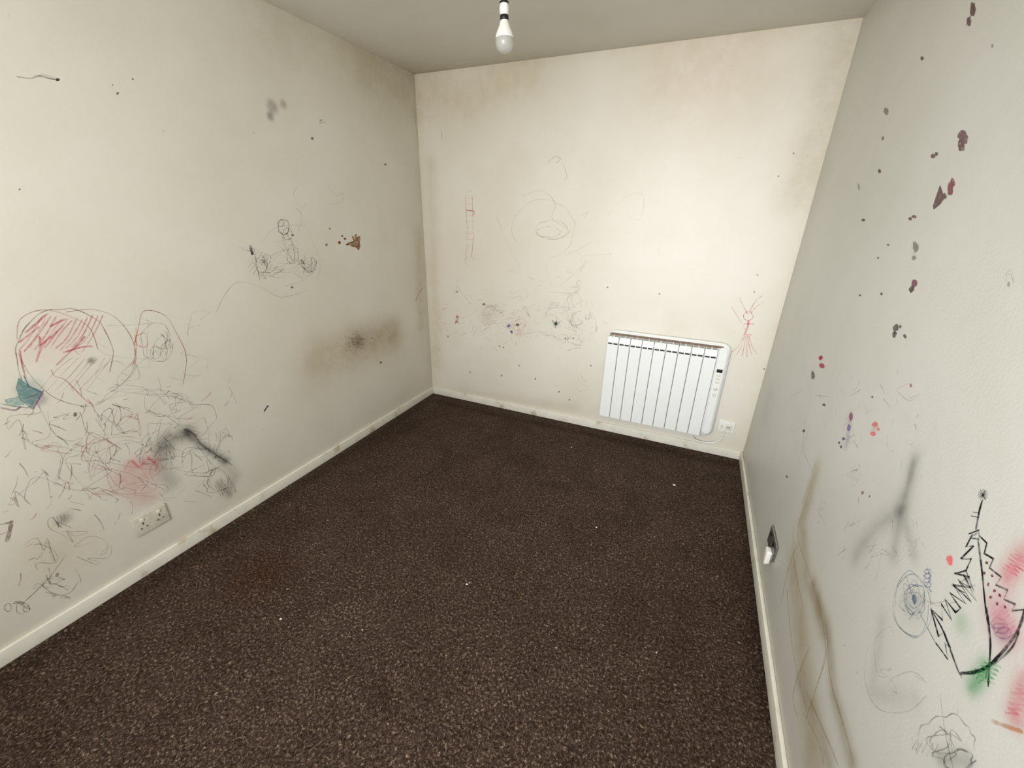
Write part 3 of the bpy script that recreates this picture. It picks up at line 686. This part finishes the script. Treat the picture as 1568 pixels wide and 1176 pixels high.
line('R', [(1232, 668), (1228, 690), (1222, 710)], 2, PEN, .5); line('R', [(1250, 705), (1240, 740), (1228, 770)], 2.2, (130, 120, 80), .5); line('R', [(1243, 600), (1230, 680), (1248, 730)], 1.5, PEN, .4)
for i in range(80):
    u = rng.uniform(1185, 1420); v = rng.uniform(560, 860); t = rng.gauss(1.9, .5); l = rng.uniform(5, 22)
    line('R', [(u, v), (u + l * .5 * math.cos(t) + 1, v + l * .5 * math.sin(t)), (u + l * math.cos(t), v + l * math.sin(t))], rng.uniform(1, 2.4), rng.choice([PEN, (150, 140, 110), (160, 130, 130)]), .34)
for k, (u, v, rx, ry, n) in enumerate([(1400, 590, 40, 50, 7), (1310, 730, 26, 34, 12), (1300, 660, 18, 40, 14), (1350, 880, 40, 60, 8), (1440, 900, 60, 60, 8), (1360, 1000, 40, 60, 8), (1545, 430, 14, 30, 6), (1390, 1050, 50, 40, 9)]):
    scrib('R', u, v, rx, ry, n, 1.2, (150, 144, 134), .36, 300 + k)
# blue scribble
BL = (76, 96, 136)
ell('R', 1398, 925, 28, 46, 1.3, BL, .55, .15, 0, 700); ell('R', 1402, 918, 14, 24, 1.3, BL, .6, .2, 0, 720); scrib('R', 1398, 920, 34, 40, 30, 1.0, (60, 70, 100), .45, 81)
blob('R', 1401, 918, 3.5, 8, (60, 94, 130), .6); line('R', [(1388, 880), (1400, 920), (1420, 960), (1436, 990)], 1.5, BL, .6)
for k in range(4): ell('R', 1421, 875 + k * 7, 5, 3.5, 1.2, (60, 76, 140), .65, .2)
line('R', [(1420, 868), (1424, 885), (1418, 900)], 1.3, (50, 70, 150), .7)
# christmas tree
def cl(pts, w_=3.0, a_=.95, s=False): line('R', pts, w_ * 1.2, (22, 20, 24), a_ * 1.2, s)
for t in range(6):
    an = t * math.pi / 6; cl([(1506 + 8 * math.cos(an), 758 + 9 * math.sin(an)), (1506 - 8 * math.cos(an), 758 - 9 * math.sin(an))], 1.8)
cl([(1505, 766), (1500, 785), (1495, 812)], 2.6, .9, True); cl([(1490, 784), (1501, 786)], 2); cl([(1488, 790), (1500, 793)], 1.8)
cl([(1484, 818), (1500, 812), (1500, 826), (1486, 824), (1498, 816)], 2.4)
cl([(1490, 818), (1480, 838), (1492, 836), (1472, 856), (1488, 856), (1480, 874), (1462, 878), (1486, 884), (1470, 892), (1488, 900), (1458, 896), (1478, 908)], 2.6)
cl([(1480, 874), (1492, 905), (1476, 880), (1496, 920), (1468, 888), (1488, 922), (1460, 895), (1480, 925), (1455, 908), (1472, 932), (1464, 938), (1448, 918), (1458, 950), (1442, 925), (1444, 950), (1426, 932), (1438, 975), (1446, 968), (1468, 1028), (1474, 1038)], 2.8)
cl([(1426, 932), (1442, 960), (1456, 992), (1448, 985), (1452, 1010), (1434, 985)], 2.4)
cl([(1498, 824), (1504, 870), (1510, 930), (1517, 985), (1514, 1052)], 2.6, .9, True); cl([(1512, 930), (1518, 990), (1510, 1040)], 1.8, .8, True)
cl([(1500, 820), (1512, 832), (1508, 848), (1522, 856), (1516, 870), (1534, 884), (1526, 896), (1544, 904), (1538, 918), (1556, 926), (1550, 936), (1568, 934)], 2.6)
cl([(1572, 930), (1560, 965), (1535, 1000), (1505, 1026), (1470, 1032)], 3.2, .95, True); cl([(1562, 966), (1552, 990), (1530, 1012), (1498, 1030)], 2, .7, True)
for u, v in [(1512, 862), (1508, 878), (1520, 882), (1514, 895), (1524, 905), (1532, 912), (1518, 915), (1528, 925), (1540, 930)]: blob('R', u, v, 2, 2.5, (120, 30, 50), .95)
for k in range(3): ell('R', 1530 + k * 4, 955 + k * 8, 12, 8, 1.4, (150, 90, 140), .4, .2, 0, 600)
zig('R', (1510, 1046), (1524, 1014), 12, 10, 3.2, (70, 170, 96), .4); zig('R', (1486, 1024), (1508, 1042), 7, 8, 3, (50, 160, 90), .45)
zig('R', (1548, 878), (1568, 850), 12, 12, 4, (236, 100, 130), .3); zig('R', (1552, 1096), (1568, 1050), 12, 12, 3.6, (230, 100, 120), .3); zig('R', (1525, 935), (1550, 970), 14, 14, 3, (226, 130, 156), .26)
line('R', [(1518, 1104), (1545, 1114), (1568, 1122)], 4, (200, 140, 96), .6)
ell('R', 1450, 1150, 46, 56, 1.2, (90, 90, 86), .55, .08, 180, 360); scrib('R', 1440, 1140, 46, 40, 22, 1.1, (90, 90, 86), .5, 91); zig('R', (1395, 1140), (1435, 1150), 10, 10, 1.4, (80, 80, 76), .6)
ell('R', 1470, 1165, 22, 16, 2, (60, 60, 58), .5, .2, 0, 540); line('R', [(1440, 1060), (1448, 1120), (1460, 1176)], 1.2, (60, 60, 56), .55)
line('R', [(1330, 985), (1325, 1040), (1345, 1085), (1390, 1090), (1420, 1065)], 1.3, (140, 136, 124), .4)
# long drips
for pts in [[(1248, 725), (1230, 780), (1222, 820), (1240, 880), (1258, 940), (1266, 1010)], [(1215, 800), (1216, 860), (1230, 930)], [(1266, 955), (1272, 1040), (1292, 1110), (1308, 1170)], [(1205, 900), (1215, 1000), (1240, 1110)], [(1235, 1060), (1262, 1120), (1284, 1172)], [(1240, 990), (1215, 1060), (1222, 1100)], [(1272, 975), (1255, 1040)],
            [(1265, 1010), (1248, 1060), (1235, 1100)], [(1230, 1090), (1255, 1140), (1262, 1172)], [(1222, 830), (1205, 880), (1196, 930)]]:
    line('R', pts, 4, (176, 152, 102), .45)

for w_, nm in (('L', 'crayon_drawings'), ('B', 'crayon_drawings'), ('R', 'crayon_drawings')):
    M = MARK[w_]
    me = bpy.data.meshes.new(nm); me.from_pydata(M['v'], [], M['f']); me.update()
    ca = me.color_attributes.new('Col', 'FLOAT_COLOR', 'POINT')
    ca.data.foreach_set('color', np.array(M['c'], dtype=np.float32).ravel())
    me.materials.append(M_MARK)
    link(bpy.data.objects.new(nm, me))

# ---------------------------------------------------------------- carpet bits
bm = bmesh.new()
for u, v, r in [(1032, 743, .009), (430, 948, .005), (715, 895, .005), (913, 808, .005), (719, 893, .003), (875, 685, .006), (905, 835, .003), (555, 965, .003), (1005, 1000, .003)]:
    x, y = P('F', u, v)
    k = bmesh.ops.create_icosphere(bm, subdivisions=2, radius=r)
    for q in k['verts']: q.co = Vector((q.co.x * rng.uniform(.7, 1.2) + x, q.co.y * rng.uniform(.6, 1) + y, q.co.z * .4 + .002))
me = bpy.data.meshes.new('carpet_debris'); bm.to_mesh(me); bm.free(); me.materials.append(M_WHITE)
link(bpy.data.objects.new('carpet_debris', me))

# ---------------------------------------------------------------- light
def area(name, loc, target, sx, sy, en, col, spread=180):
    l = bpy.data.lights.new(name, 'AREA'); l.shape = 'RECTANGLE'; l.size = sx; l.size_y = sy; l.energy = en; l.color = col
    l.spread = math.radians(spread)
    o = bpy.data.objects.new(name, l); o.location = loc
    o.rotation_euler = (Vector(target) - Vector(loc)).to_track_quat('-Z', 'Y').to_euler()
    scene.collection.objects.link(o); return o
area('window_daylight', (-.5, YR + .01, 1.55), (-.45, 3, 1.25), 1.4, 1.1, 53, (.99, .99, 1.0), 175)
area('window_direct_daylight', (-.3, YR + .03, 1.5), (-.0, YB, 0.92), .8, .8, 5.2, (.90, .95, 1.0), 58)
w = bpy.data.worlds.new('World'); scene.world = w; w.use_nodes = True
w.node_tree.nodes['Background'].inputs['Color'].default_value = (.85, .92, 1, 1)
w.node_tree.nodes['Background'].inputs['Strength'].default_value = 1.0

# ---------------------------------------------------------------- camera
cam = bpy.data.cameras.new('camera'); cam.sensor_width = 36; cam.lens = 36 * F / 1568.0; cam.clip_start = .02
co = bpy.data.objects.new('camera', cam); scene.collection.objects.link(co)
ix = Vector((right.x, fwd.x, -down.x)); iy = Vector((right.y, fwd.y, -down.y)); iz = Vector((right.z, fwd.z, -down.z))
R = Matrix((ix, -iy, -iz)).transposed()
co.matrix_world = Matrix.Translation((0, 0, H_CAM)) @ R.to_4x4()
scene.camera = co
